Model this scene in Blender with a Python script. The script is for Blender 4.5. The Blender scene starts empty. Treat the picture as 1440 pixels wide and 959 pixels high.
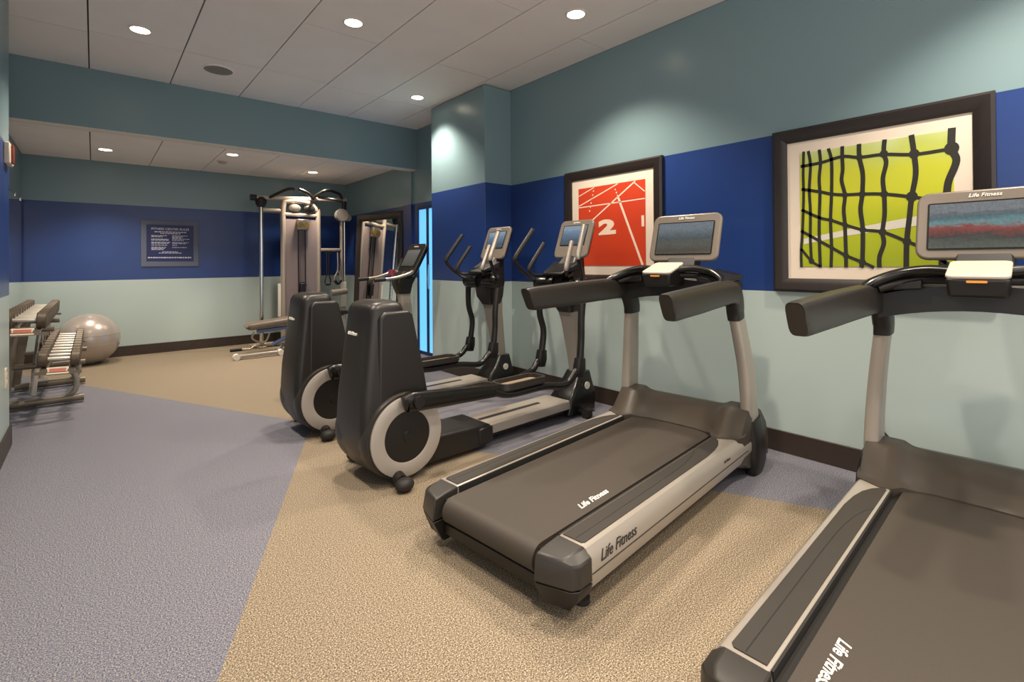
import bpy, bmesh, math, random
from mathutils import Vector, Matrix
S = bpy.context.scene
COL = S.collection
PI = math.pi
random.seed(4)

# ------------------------------------------------------------------ camera
YAW, PITCH, ROLL, FOC, SY = 0.7002, -0.0057, -0.0072, 697.99, -114.63
CAM_H = 1.25
def camera():
    cy, sy = math.cos(YAW), math.sin(YAW)
    F = Vector((sy*math.cos(PITCH), cy*math.cos(PITCH), -math.sin(PITCH)))
    Rt = Vector((cy, -sy, 0)); U = Rt.cross(F)
    r = math.cos(ROLL)*Rt + math.sin(ROLL)*U
    u = -math.sin(ROLL)*Rt + math.cos(ROLL)*U
    cd = bpy.data.cameras.new('camera'); co = bpy.data.objects.new('camera', cd); COL.objects.link(co)
    m = Matrix((r, u, -F)).transposed().to_4x4(); m.translation = (0, 0, CAM_H)
    co.matrix_world = m
    cd.sensor_width = 36; cd.sensor_fit = 'HORIZONTAL'; cd.lens = 36*FOC/1440
    cd.shift_y = SY/1440; cd.clip_start = .02
    S.camera = co
camera()

# ------------------------------------------------------------------ light and exposure
S.view_settings.view_transform = 'Standard'; S.view_settings.look = 'None'
S.view_settings.gamma = 1; S.view_settings.use_curve_mapping = False
S.view_settings.exposure = 0.06
LAMP_W = 178.0          # each recessed lamp
LAMP_COL = (1.0, .87, .71)
AMBIENT = 1.7
w = bpy.data.worlds.new('world'); S.world = w; w.use_nodes = True
w.node_tree.nodes['Background'].inputs[0].default_value = (1, .97, .94, 1)
w.node_tree.nodes['Background'].inputs[1].default_value = AMBIENT

# ------------------------------------------------------------------ helpers
def lin(h):
    h = h.lstrip('#'); c = [int(h[i:i+2], 16)/255 for i in (0, 2, 4)]
    return tuple((x/12.92 if x <= .04045 else ((x+.055)/1.055)**2.4) for x in c) + (1,)
class NT:
    def __init__(s, m): s.t = m.node_tree; s.n = s.t.nodes; s.l = s.t.links
    def new(s, t, **k):
        n = s.n.new(t)
        for a, b in k.items():
            if a.startswith('i_'):
                key = a[2:]; key = int(key) if key.isdigit() else key.replace('_', ' ')
                n.inputs[key].default_value = b
            else: setattr(n, a, b)
        return n
    def link(s, a, b): s.l.new(a, b)
def mat(name, col, rough=.5, metal=0, noise=0, nscale=60, bump=0, spec=.5, emit=None, estr=0, coat=0):
    m = bpy.data.materials.new(name); m.use_nodes = True; t = NT(m)
    b = t.n['Principled BSDF']
    b.inputs['Base Color'].default_value = lin(col); b.inputs['Roughness'].default_value = rough
    b.inputs['Metallic'].default_value = metal; b.inputs['Specular IOR Level'].default_value = spec
    if coat: b.inputs['Coat Weight'].default_value = coat; b.inputs['Coat Roughness'].default_value = .15
    if emit: b.inputs['Emission Color'].default_value = lin(emit); b.inputs['Emission Strength'].default_value = estr
    if noise or bump:
        tc = t.new('ShaderNodeTexCoord'); nz = t.new('ShaderNodeTexNoise', i_Scale=nscale, i_Detail=4.0)
        t.link(tc.outputs['Object'], nz.inputs['Vector'])
        if noise:
            mx = t.new('ShaderNodeMix', data_type='RGBA', blend_type='MULTIPLY'); mx.inputs['Factor'].default_value = 1
            cr = t.new('ShaderNodeValToRGB'); cr.color_ramp.elements[0].position = .3; cr.color_ramp.elements[1].position = .7
            a = 1-noise; cr.color_ramp.elements[0].color = (a, a, a, 1)
            t.link(nz.outputs['Fac'], cr.inputs['Fac']); mx.inputs['A'].default_value = lin(col)
            t.link(cr.outputs['Color'], mx.inputs['B']); t.link(mx.outputs['Result'], b.inputs['Base Color'])
        if bump:
            bp = t.new('ShaderNodeBump', i_Strength=bump, i_Distance=.002)
            t.link(nz.outputs['Fac'], bp.inputs['Height']); t.link(bp.outputs['Normal'], b.inputs['Normal'])
    return m
class M:
    def __init__(s): s.v = []; s.f = []
    def add(s, v, f):
        o = len(s.v); s.v += [tuple(p) for p in v]; s.f += [tuple(i+o for i in q) for q in f]; return s
    def box(s, x0, x1, y0, y1, z0, z1):
        v = [(x, y, z) for x in (x0, x1) for y in (y0, y1) for z in (z0, z1)]
        return s.add(v, [(0,1,3,2),(4,6,7,5),(0,4,5,1),(2,3,7,6),(0,2,6,4),(1,5,7,3)])
    def prism(s, poly, ax, a, b):
        mk = {'y': lambda p, t: (p[0], t, p[1]), 'x': lambda p, t: (t, p[0], p[1]), 'z': lambda p, t: (p[0], p[1], t)}[ax]
        n = len(poly)
        return s.add([mk(p, a) for p in poly]+[mk(p, b) for p in poly],
                     [tuple(range(n)), tuple(range(2*n-1, n-1, -1))]+[(i, (i+1) % n, n+(i+1) % n, n+i) for i in range(n)])
    def loft(s, rings, cap=True):
        n = len(rings[0]); v = [p for r in rings for p in r]; f = []
        for k in range(len(rings)-1):
            for i in range(n):
                j = (i+1) % n; f.append((k*n+i, k*n+j, (k+1)*n+j, (k+1)*n+i))
        if cap: f += [tuple(range(n-1, -1, -1)), tuple((len(rings)-1)*n+i for i in range(n))]
        return s.add(v, f)
    def tube(s, path, r, n=10, k=0, cap=True, up=None):
        P = [Vector(p) for p in path]; R = r if isinstance(r, (list, tuple)) else [r]*len(P)
        if k: P, R = smooth(P, R, k)
        T = [(P[min(i+1, len(P)-1)]-P[max(i-1, 0)]).normalized() for i in range(len(P))]
        a = Vector((0, 0, 1)) if abs(T[0].z) < .9 else Vector((1, 0, 0))
        N = (a-T[0]*a.dot(T[0])).normalized(); rings = []
        for i, p in enumerate(P):
            N = (N-T[i]*N.dot(T[i])).normalized(); B = T[i].cross(N)
            rings.append([p+(N*math.cos(2*PI*q/n)+B*math.sin(2*PI*q/n))*R[i] for q in range(n)])
        return s.loft(rings, cap)
    def sweep(s, path, wh, n=16, k=0, e=.5):
        """flat path of (x,y,z) bending in the xz plane: ring width along y, height along the in-plane normal"""
        P = [Vector(p) for p in path]; W = wh if isinstance(wh, list) else [wh]*len(P)
        if k:
            _, A = smooth(P, [q[0] for q in W], k); P, B = smooth(P, [q[1] for q in W], k); W = list(zip(A, B))
        rings = []
        for i, p in enumerate(P):
            T = (P[min(i+1, len(P)-1)]-P[max(i-1, 0)]); T.y = 0; T.normalize(); N = Vector((-T.z, 0, T.x))
            rg = []
            for q in range(n):
                c, d = math.cos(2*PI*q/n), math.sin(2*PI*q/n)
                c = math.copysign(abs(c)**e, c); d = math.copysign(abs(d)**e, d)
                rg.append(p+Vector((0, W[i][0]/2*c, 0))+N*(W[i][1]/2*d))
            rings.append(rg)
        return s.loft(rings)
    def lathe(s, c, ax, prof, n=32, ring=False):
        c = Vector(c); A = Vector({'x': (1,0,0), 'y': (0,1,0), 'z': (0,0,1)}[ax]) if isinstance(ax, str) else Vector(ax).normalized()
        h = Vector((0,0,1)) if abs(A.z) < .9 else Vector((1,0,0)); N = (h-A*h.dot(A)).normalized(); B = A.cross(N)
        rings = [[c+A*z+(N*math.cos(2*PI*q/n)+B*math.sin(2*PI*q/n))*max(r, 1e-4) for q in range(n)] for r, z in prof]
        if ring: return s.loft(rings+[rings[0]], False)
        return s.loft(rings)
    def ball(s, c, r, n=32, m=18, sc=(1,1,1)):
        rings = []
        for i in range(1, m):
            t = PI*i/m
            rings.append([(c[0]+sc[0]*r*math.sin(t)*math.cos(2*PI*q/n), c[1]+sc[1]*r*math.sin(t)*math.sin(2*PI*q/n), c[2]-sc[2]*r*math.cos(t)) for q in range(n)])
        return s.loft(rings)
    def xf(s, m): s.v = [tuple(m @ Vector(p)) for p in s.v]; return s
    def build(s, name, ma, parent=None, bev=0, seg=2, ang=38, smooth=True):
        me = bpy.data.meshes.new(name); me.from_pydata(s.v, [], s.f)
        b = bmesh.new(); b.from_mesh(me); bmesh.ops.recalc_face_normals(b, faces=b.faces); b.to_mesh(me); b.free()
        if ma: me.materials.append(ma)
        if smooth:
            me.polygons.foreach_set('use_smooth', [True]*len(me.polygons)); me.set_sharp_from_angle(angle=math.radians(ang))
        o = bpy.data.objects.new(name, me); COL.objects.link(o); o.parent = parent
        if bev:
            d = o.modifiers.new('bevel', 'BEVEL'); d.width = bev; d.segments = seg; d.limit_method = 'ANGLE'; d.angle_limit = math.radians(35)
            d.harden_normals = False
        return o
def smooth(P, R, k):
    Q, W = [], []
    for i in range(len(P)-1):
        p0, p1, p2, p3 = P[max(i-1,0)], P[i], P[i+1], P[min(i+2,len(P)-1)]
        for j in range(k):
            t = j/k
            Q.append(.5*((2*p1)+(p2-p0)*t+(2*p0-5*p1+4*p2-p3)*t*t+(3*p1-p0-3*p2+p3)*t**3)); W.append(R[i]*(1-t)+R[i+1]*t)
    Q.append(P[-1]); W.append(R[-1]); return Q, W
def rrect(w, h, r, n=5, cx=0, cy=0):
    out = []
    for sx, sy, a in ((1,1,0),(-1,1,PI/2),(-1,-1,PI),(1,-1,1.5*PI)):
        for i in range(n+1):
            t = a+PI/2*i/n; out.append((cx+sx*(w/2-r)+r*math.cos(t), cy+sy*(h/2-r)+r*math.sin(t)))
    return out
def tag(o, label=None, cat=None, group=None, kind=None):
    if label: o['label'] = label
    if cat: o['category'] = cat
    if group: o['group'] = group
    if kind: o['kind'] = kind
    return o
def thing(name, loc, label, cat, rz=0, group=None):
    o = bpy.data.objects.new(name, None); COL.objects.link(o); o.location = loc; o.rotation_euler = (0, 0, rz); o.empty_display_size = .1
    return tag(o, label, cat, group)
def struct(o): o['kind'] = 'structure'; return o
def dup(root, loc, label, rz=None):
    r = root.copy(); COL.objects.link(r); r.location = loc; r['label'] = label
    if rz is not None: r.rotation_euler = (0, 0, rz)
    for ch in list(root.children):
        c = ch.copy(); COL.objects.link(c); c.parent = r
        for g in list(ch.children):
            d = g.copy(); COL.objects.link(d); d.parent = c
    return r
def text(name, s, size, ma, parent, mx, shear=0, depth=.0008, bold=0, align='CENTER', sx=1):
    cu = bpy.data.curves.new(name, 'FONT'); cu.body = s; cu.size = size; cu.shear = shear; cu.extrude = depth; cu.offset = bold
    cu.align_x = align; cu.align_y = 'CENTER'; cu.resolution_u = 3
    t = bpy.data.objects.new(name+'_curve', cu); COL.objects.link(t)
    bpy.context.view_layer.update()
    me = bpy.data.meshes.new_from_object(t.evaluated_get(bpy.context.evaluated_depsgraph_get()))
    bpy.data.objects.remove(t); bpy.data.curves.remove(cu)
    me.transform(mx @ Matrix.Diagonal((sx, 1, 1, 1))); me.name = name; me.materials.clear(); me.materials.append(ma)
    o = bpy.data.objects.new(name, me); COL.objects.link(o); o.parent = parent; return o
def frame(o, x, y):
    """matrix whose local x,y lie along the given world directions"""
    x = Vector(x).normalized(); y = Vector(y); y = (y-x*y.dot(x)).normalized(); z = x.cross(y)
    m = Matrix((x, y, z)).transposed().to_4x4(); m.translation = o; return m

# ------------------------------------------------------------------ materials
def wall_paint():
    m = bpy.data.materials.new('striped_wall_paint'); m.use_nodes = True; t = NT(m); b = t.n['Principled BSDF']
    g = t.new('ShaderNodeNewGeometry'); sp = t.new('ShaderNodeSeparateXYZ'); t.link(g.outputs['Position'], sp.inputs[0])
    mr = t.new('ShaderNodeMapRange'); mr.inputs['From Max'].default_value = 4; t.link(sp.outputs['Z'], mr.inputs['Value'])
    cr = t.new('ShaderNodeValToRGB'); e = cr.color_ramp; e.interpolation = 'CONSTANT'
    e.elements[0].color = lin('#b2c1be'); e.elements[1].position = 1.032/4; e.elements[1].color = lin('#223c78')
    q = e.elements.new(2.07/4); q.color = lin('#7a9298')
    t.link(mr.outputs['Result'], cr.inputs['Fac']); t.link(cr.outputs['Color'], b.inputs['Base Color'])
    nz = t.new('ShaderNodeTexNoise', i_Scale=5.0, i_Detail=3.0); t.link(g.outputs['Position'], nz.inputs['Vector'])
    rr = t.new('ShaderNodeMapRange'); rr.inputs['To Min'].default_value = .25; rr.inputs['To Max'].default_value = .35
    t.link(nz.outputs['Fac'], rr.inputs['Value']); t.link(rr.outputs['Result'], b.inputs['Roughness'])
    n2 = t.new('ShaderNodeTexNoise', i_Scale=180.0); t.link(g.outputs['Position'], n2.inputs['Vector'])
    bp = t.new('ShaderNodeBump', i_Strength=.06, i_Distance=.002); t.link(n2.outputs['Fac'], bp.inputs['Height']); t.link(bp.outputs['Normal'], b.inputs['Normal'])
    return m
def carpet():
    m = bpy.data.materials.new('speckled_two_tone_floor'); m.use_nodes = True; t = NT(m); b = t.n['Principled BSDF']
    g = t.new('ShaderNodeNewGeometry'); sp = t.new('ShaderNodeSeparateXYZ'); t.link(g.outputs['Position'], sp.inputs[0])
    def side(x0, y0, k):   # 1 where x > x0 + k (y - y0)
        a = t.new('ShaderNodeMath', operation='MULTIPLY_ADD'); t.link(sp.outputs['Y'], a.inputs[0]); a.inputs[1].default_value = k; a.inputs[2].default_value = x0-k*y0
        c = t.new('ShaderNodeMath', operation='GREATER_THAN'); t.link(sp.outputs['X'], c.inputs[0]); t.link(a.outputs[0], c.inputs[1]); return c
    a = side(.28, 1.717, .449); c = side(-.041, 6.76, -.4855)
    x = t.new('ShaderNodeMath', operation='SUBTRACT'); t.link(a.outputs[0], x.inputs[0]); t.link(c.outputs[0], x.inputs[1])
    ab = t.new('ShaderNodeMath', operation='ABSOLUTE'); t.link(x.outputs[0], ab.inputs[0])      # 1 = beige, 0 = blue
    nz = t.new('ShaderNodeTexNoise', i_Scale=200.0, i_Detail=3.0, i_Roughness=.85); t.link(g.outputs['Position'], nz.inputs['Vector'])
    def ramp(cols):
        r = t.new('ShaderNodeValToRGB'); e = r.color_ramp
        e.elements[0].position = cols[0][0]; e.elements[0].color = lin(cols[0][1]); e.elements[1].position = cols[-1][0]; e.elements[1].color = lin(cols[-1][1])
        for p, q in cols[1:-1]: z = e.elements.new(p); z.color = lin(q)
        t.link(nz.outputs['Fac'], r.inputs['Fac']); return r
    bl = ramp([(.39, '#2c3148'), (.47, '#595f75'), (.53, '#70707a'), (.61, '#ada295')])
    be = ramp([(.39, '#382f27'), (.47, '#716352'), (.53, '#877864'), (.61, '#c6b8a0')])
    mx = t.new('ShaderNodeMix', data_type='RGBA'); t.link(ab.outputs[0], mx.inputs['Factor'])
    t.link(bl.outputs['Color'], mx.inputs['A']); t.link(be.outputs['Color'], mx.inputs['B']); t.link(mx.outputs['Result'], b.inputs['Base Color'])
    b.inputs['Roughness'].default_value = .8; b.inputs['Specular IOR Level'].default_value = .3
    bp = t.new('ShaderNodeBump', i_Strength=.12, i_Distance=.003); t.link(nz.outputs['Fac'], bp.inputs['Height']); t.link(bp.outputs['Normal'], b.inputs['Normal'])
    return m
PAINT = wall_paint(); FLOOR = carpet()
TILE = mat('ceiling_tile', '#f3eeea', .85, noise=.04, nscale=3)
GAP = mat('ceiling_gap', '#3a3734', .9)
WHITE = mat('white_trim', '#e3dcd2', .5)
BASEB = mat('dark_baseboard', '#3a2f28', .45, noise=.15, nscale=9)
BLK = mat('black_plastic', '#181513', .42, noise=.12, nscale=40)
BLKG = mat('glossy_black_plastic', '#141210', .26)
CHAR = mat('charcoal_plastic', '#2c2824', .40)
SHROUD = mat('textured_charcoal_shroud', '#1f1b18', .38, bump=.15, nscale=350)
RUB = mat('dark_rubber', '#1c1917', .6)
SILV = mat('silver_paint', '#aaa197', .32, .4)
SILVB = mat('bright_silver_edge', '#ded7cc', .3, .3)
GREY = mat('grey_paint', '#8f8880', .38, .25)
RING = mat('grey_wheel_ring', '#a59d95', .42, .15)
BELT = mat('running_belt', '#3c342c', .62, noise=.18, nscale=240)
MAT = mat('foot_rail_grip', '#2e2923', .6, noise=.1, nscale=300)
HOODM = mat('motor_hood_plastic', '#3d362e', .40, noise=.06, nscale=200)
BEZ = mat('console_bezel', '#7c7268', .38, .2)
CHROME = mat('chrome', '#d8d4cc', .16, 1)
STEEL = mat('champagne_steel', '#b9ac9c', .28, .75)
LOGOW = mat('white_logo', '#f0ebe2', .5)
LOGOD = mat('dark_logo', '#2a2622', .5)
TRAYM = mat('pedal_tread', '#8b7a66', .5)
PADM = mat('pale_control_pad', '#c4b9ab', .35)
ORANGE = mat('orange_strip', '#d98a2c', .5)
MIRROR = mat('mirror_glass', '#e8ecec', .015, 1)

# ------------------------------------------------------------------ setting
WX, H, HA, BY, KY, ZB = 3.44, 3.10, 2.65, 6.11, 8.66, 2.54
LX, RX, LEND = -.453, -.69, 4.917
CX, CY0, CY1 = 3.085, 4.084, 5.141
DY0, DY1, DZ = 5.25, 6.10, 2.03
struct(M().box(-3.5, 3.6, -3.2, 8.8, -.1, 0).build('floor', FLOOR, smooth=False))
m = M(); m.box(WX, WX+.15, -1.4, DY0, 0, H); m.box(WX, WX+.15, DY1, KY+.15, 0, H); m.box(WX, WX+.15, DY0, DY1, DZ, H)
struct(m.build('wall_right', PAINT, smooth=False))
struct(M().box(RX-.15, WX, KY, KY+.15, 0, HA+.1).build('wall_back', PAINT, smooth=False))
struct(M().box(RX-.15, LX, .9, LEND, 0, H).build('wall_left', PAINT, smooth=False))
struct(M().box(RX-.15, RX, LEND, KY, 0, H).build('wall_recess', PAINT, smooth=False))
struct(M().box(CX, WX, CY0, CY1, 0, H-.012).build('column', PAINT, bev=.004, smooth=False))
struct(M().box(RX, WX, BY, BY+.13, ZB+.004, H).build('beam', PAINT, smooth=False))
struct(M().box(RX, WX, BY+.002, BY+.17, ZB, ZB+.004).build('trim_1', WHITE, smooth=False))
struct(M().box(WX-.03, WX, BY+.13, BY+.36, 0, HA).build('trim_2', PAINT, smooth=False))
# ceilings: planks with open joints below a dark void
gx = [-3.5, -2.9, -2.276, -1.66, -1.26, -.646, -.03, .5995, 1.2275, 1.845, 2.4425, 3.06, WX]
cuts = {0: [5.12, 2.75, .38], 1: [5.12, 3.93, 1.53]}
m = M()
for i in range(len(gx)-1):
    ys = {5: [5.16, 2.75, .3], 6: [5.12, 2.75, .38], 7: [5.1, 2.7, .3], 8: [5.1, 3.92, 1.5], 9: [5.17, 2.74, .35], 10: [5.17, 3.95, 1.55], 11: [5.3, 2.77, .4]}.get(i, [5.1, 2.7, .3])
    ys = [BY]+ys+[-2.6]
    for a, b in zip(ys[1:], ys[:-1]):
        m.box(gx[i]+.005, gx[i+1]-.005, a+.004, b-.004, H, H+.02)
struct(m.build('ceiling', TILE, smooth=False))
struct(M().box(-3.5, WX+.15, -2.6, BY+.1, H+.02, H+.08).build('ceiling_void', GAP, smooth=False))
m = M()
gx = [RX, -.03, .5995, 1.2275, 1.845, 2.4425, 3.06, WX]
for i in range(len(gx)-1):
    for a, b in ((BY+.13, 6.9), (6.9, KY)) if i not in (3, 4) else ((BY+.13, KY),):
        m.box(gx[i]+.005, gx[i+1]-.005, a+.003, b-.003, HA, HA+.02)
struct(m.build('ceiling_alcove', TILE, smooth=False))
struct(M().box(RX-.15, WX+.15, BY+.13, KY+.15, HA+.02, HA+.08).build('ceiling_alcove_void', GAP, smooth=False))
# baseboards
BH, BT = .139, .014
def base(name, x0, x1, y0, y1): struct(M().box(x0, x1, y0, y1, 0, BH).build(name, BASEB, bev=.003))
base('baseboard_right', WX-BT, WX, -1.4, CY0-BT)
base('baseboard_column', CX-BT, CX, CY0-BT, CY1)
base('baseboard_column_side', CX, WX, CY0-BT, CY0)
base('baseboard_back', RX, WX, KY-BT, KY)
base('baseboard_left', LX, LX+BT, .9, LEND+BT)
base('baseboard_alcove', WX-BT-.03, WX-.03, DY1+.02, BY+.36)
base('baseboard_corner', WX-BT, WX, BY+.36, KY-BT)
# glazed door behind the column: dark blue frame, daylight behind its blue glass
NAVY = mat('navy_door_frame', '#16284a', .4)
BLUE = mat('lit_blue_glass', '#5aaef2', .15, emit='#62b2f7', estr=1.1)
d = M(); d.box(WX-.02, WX+.12, DY0, DY0+.07, 0, DZ); d.box(WX-.02, WX+.12, DY1-.04, DY1, 0, DZ); d.box(WX-.02, WX+.12, DY0+.07, DY1-.04, DZ-.05, DZ); d.box(WX, WX+.1, DY0+.07, DY1-.04, 0, .05)
door = struct(d.build('door_1', NAVY, bev=.004))
M().box(WX-.004, WX+.004, DY0+.07, DY1-.04, .05, DZ-.05).build('glass_pane', BLUE, door, smooth=False)
M().box(WX-.012, WX+.03, 5.80, 5.86, .05, DZ-.05).build('mullion', NAVY, door, bev=.003)
M().tube([(WX+.02, 5.78, .9), (WX-.03, 5.78, .92), (WX-.03, 5.78, 1.2), (WX+.02, 5.78, 1.22)], .01, k=4).build('door_handle', CHROME, door)

# ------------------------------------------------------------------ recessed downlights
EM = mat('lamp_lens', '#fff2dc', .4, emit='#ffedd0', estr=14)
def downlight(x, y, z, label, watts, spot=True):
    t = thing('recessed_downlight', (x, y, z), label, 'ceiling light', group='recessed ceiling downlights' if z > 3 else 'alcove ceiling downlights')
    M().lathe((0,0,-.006), 'z', [(.062,.006),(.066,.0),(.078,.0),(.080,.006)], 28, True).build('trim_ring', WHITE, t)
    M().lathe((0,0,-.004), 'z', [(.0005,0),(.061,0),(.061,.003),(.0005,.003)], 28).build('lens', EM, t)
    ld = bpy.data.lights.new('lamp', 'SPOT'); ld.energy = watts; ld.color = LAMP_COL; ld.spot_size = math.radians(112); ld.spot_blend = .7; ld.shadow_soft_size = .055
    lo = bpy.data.objects.new('lamp', ld); COL.objects.link(lo); lo.parent = t; lo.location = (0, 0, -.03)
    return t
LW = LAMP_W
for x, y, lab in ((.282,4.853,'lit recessed ceiling downlight above the left end of the teal beam'),
                  (1.529,3.684,'lit recessed ceiling downlight in the middle of the plank ceiling'),
                  (2.757,2.51,'lit recessed ceiling downlight nearest the long wall with the framed pictures'),
                  (2.767,4.903,'lit recessed ceiling downlight close to the wall column'),
                  (.282,2.45,'lit recessed ceiling downlight overhead, outside the view'), (1.529,1.28,'lit recessed ceiling downlight overhead, outside the view'), (2.757,.12,'lit recessed ceiling downlight overhead, outside the view'), (.282,.05,'lit recessed ceiling downlight overhead, outside the view'), (1.529,-1.1,'lit recessed ceiling downlight overhead, outside the view'), (2.757,-2.3,'lit recessed ceiling downlight overhead, outside the view')):
    t = downlight(x, y, H, lab, LW)
    if 'outside' in lab: t['group'] = 'ceiling lights outside the view'
for x, y, lab in ((.109,7.747,'lit recessed downlight in the low alcove ceiling, left of three'),
                  (1.354,7.118,'lit recessed downlight in the low alcove ceiling beside the smoke detector'),
                  (2.565,7.755,'lit recessed downlight in the low alcove ceiling above the gym station')):
    downlight(x, y, HA, lab, LW*.85)
sp = thing('ceiling_speaker', (.908, 5.385, H), 'round grey speaker grille flush in the plank ceiling', 'speaker')
M().lathe((0,0,-.008), 'z', [(.001,0),(.12,0),(.12,.008),(.001,.008)], 36).build('grille', mat('speaker_grille', '#8e8a86', .7, noise=.2, nscale=200), sp)
M().lathe((0,0,-.010), 'z', [(.12,0),(.132,.002),(.132,.010),(.12,.010)], 36, True).build('rim', TILE, sp)
sd = thing('smoke_detector', (1.33, 7.62, HA), 'small round smoke detector on the low alcove ceiling', 'smoke detector')
M().lathe((0,0,-.012), 'z', [(.001,0),(.07,0),(.07,.012),(.001,.012)], 28).build('base', WHITE, sd)
M().lathe((0,0,-.045), 'z', [(.001,0),(.035,.002),(.05,.015),(.055,.033),(.001,.033)], 28).build('sensor_head', mat('detector_plastic', '#b9b1a6', .5), sd)
av = thing('air_vent', (1.95, 6.44, HA), 'long slim brown air vent in the alcove ceiling behind the beam', 'air vent')
M().box(-.42, .42, -.09, .09, -.02, 0).build('vent_frame', mat('vent_paint', '#8d7c6b', .6), av, bev=.003)
m = M()
for k in range(5): m.box(-.39, .39, -.07+k*.031, -.055+k*.031, -.024, -.018)
m.build('louver', mat('vent_louver', '#5f5246', .6), av)

# ------------------------------------------------------------------ wall things
FR = mat('dark_espresso_frame', '#2b2320', .38, noise=.2, nscale=30)
MATB = mat('cream_mat_board', '#e6d6c4', .8)
def picture(name, y0, y1, z0, z1, label, fw, mw, printmat, toward):
    t = thing(name, (WX, (y0+y1)/2, z0), label, 'framed picture', 0, 'framed pictures on the long wall'); hw = (y1-y0)/2; hz = z1-z0
    m = M()
    out = [(-hw, 0), (hw, 0), (hw, hz), (-hw, hz)]; inn = [(-hw+fw, fw), (hw-fw, fw), (hw-fw, hz-fw), (-hw+fw, hz-fw)]
    prof = [(0, -.002), (0, -.030), (.18, -.044), (.55, -.038), (1, -.020), (1, -.006)]
    rings = []
    for k in range(4):
        (a, b), (c, d) = out[k], inn[k]
        rings.append([(x, a+(c-a)*s, b+(d-b)*s) for s, x in prof])
    rings.append(rings[0]); m.loft(rings, cap=False); m.build('frame', FR, t, ang=25)
    M().box(-.012, -.003, -hw+fw, hw-fw, fw, hz-fw).build('mat_board', MATB, t, smooth=False)
    py, pz = hw-fw-mw, fw+mw
    pr = M().box(-.015, -.012, -py, py, pz, hz-pz).build('print', printmat, t, smooth=False)
    return t, pr, (y0+y1)/2, z0
# track picture
RED = mat('red_track_print', '#d2411f', .5, noise=.10, nscale=5)
PW = mat('print_white', '#f2d9c4', .6)
t, pr, yc, zc = picture('framed_track_picture', 2.215, 3.27, 1.05, 2.085, 'dark framed picture of a red running track with a white number', .085, .08, RED, 0)
def flat_line(m, a, b, w, x, c):
    a, b = Vector(a), Vector(b); d = (b-a).normalized(); n = Vector((-d.y, d.x))*w/2
    P = [a+n, b+n, b-n, a-n]
    m.add([(x, p.x-c[0], p.y-c[1]) for p in P], [(0,1,2,3)])
def clip_line(a, b, y0, y1, z0, z1):
    t0, t1 = 0, 1; d = (b[0]-a[0], b[1]-a[1])
    for p, q in ((-d[0], a[0]-y0), (d[0], y1-a[0]), (-d[1], a[1]-z0), (d[1], z1-a[1])):
        if p < 0: t0 = max(t0, q/p)
        elif p > 0: t1 = min(t1, q/p)
    return (a[0]+d[0]*t0, a[1]+d[1]*t0), (a[0]+d[0]*t1, a[1]+d[1]*t1)
m = M(); L = []
for a, b, wd in (((3.111,1.849),(2.872,1.93),.010), ((3.121,1.754),(2.6,1.934),.012), ((3.121,1.747),(2.37,1.762),.012), ((3.2,1.46),(2.43,1.944),.016),
                 ((2.653,1.801),(2.36,1.10),.028), ((2.492,1.908),(2.36,1.80),.012)):
    a, b = clip_line(a, b, 2.385, 3.10, 1.22, 1.915); flat_line(m, a, b, wd*.75, -.0156, (yc, zc))
for k in range(6):
    a = Vector((2.923,1.89)).lerp(Vector((2.97,1.715)), k/5); flat_line(m, a, a+Vector((.004,-.013)), .011, -.0156, (yc, zc))
for k in range(3):
    a = Vector((2.684,1.875)).lerp(Vector((2.66,1.82)), k/2); flat_line(m, a, a+Vector((-.004,-.013)), .011, -.0156, (yc, zc))
m.build('lane_lines', PW, t, smooth=False)
text('number', '2', .165, PW, t, frame((-.016, 2.775-yc, 1.545-zc), (0,-1,0.02), (0,0,1)), bold=.010, depth=.0003, sx=2.1)
text('number', '1', .12, PW, t, frame((-.016, 2.405-yc, 1.575-zc), (0,-1,0.02), (0,0,1)), bold=.004, depth=.0003, sx=1.3)
# tennis net picture
def green():
    m = bpy.data.materials.new('green_court_print'); m.use_nodes = True; t2 = NT(m); b = t2.n['Principled BSDF']
    g = t2.new('ShaderNodeTexCoord'); s2 = t2.new('ShaderNodeSeparateXYZ'); t2.link(g.outputs['Object'], s2.inputs[0])
    nz = t2.new('ShaderNodeTexNoise', i_Scale=3.0); t2.link(g.outputs['Object'], nz.inputs['Vector'])
    a = t2.new('ShaderNodeMath', operation='MULTIPLY_ADD'); t2.link(nz.outputs['Fac'], a.inputs[0]); a.inputs[1].default_value = .25; t2.link(s2.outputs['Z'], a.inputs[2])
    cr = t2.new('ShaderNodeValToRGB'); e = cr.color_ramp
    e.elements[0].position = .22; e.elements[0].color = lin('#97a516'); e.elements[1].position = 1.06; e.elements[1].color = lin('#c6cf8e')
    for p, q in ((.48, '#adb81a'), (.66, '#c6c92a'), (.84, '#c3c634'), (.93, '#b9c460')): z = e.elements.new(p); z.color = lin(q)
    t2.link(a.outputs[0], cr.inputs['Fac']); t2.link(cr.outputs['Color'], b.inputs['Base Color']); b.inputs['Roughness'].default_value = .5
    return m
t, pr, yc, zc = picture('framed_net_picture', .33, 1.385, 1.05, 2.085, 'dark framed picture of a black tennis net over a yellow green court', .085, .075, green(), 0)
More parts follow.
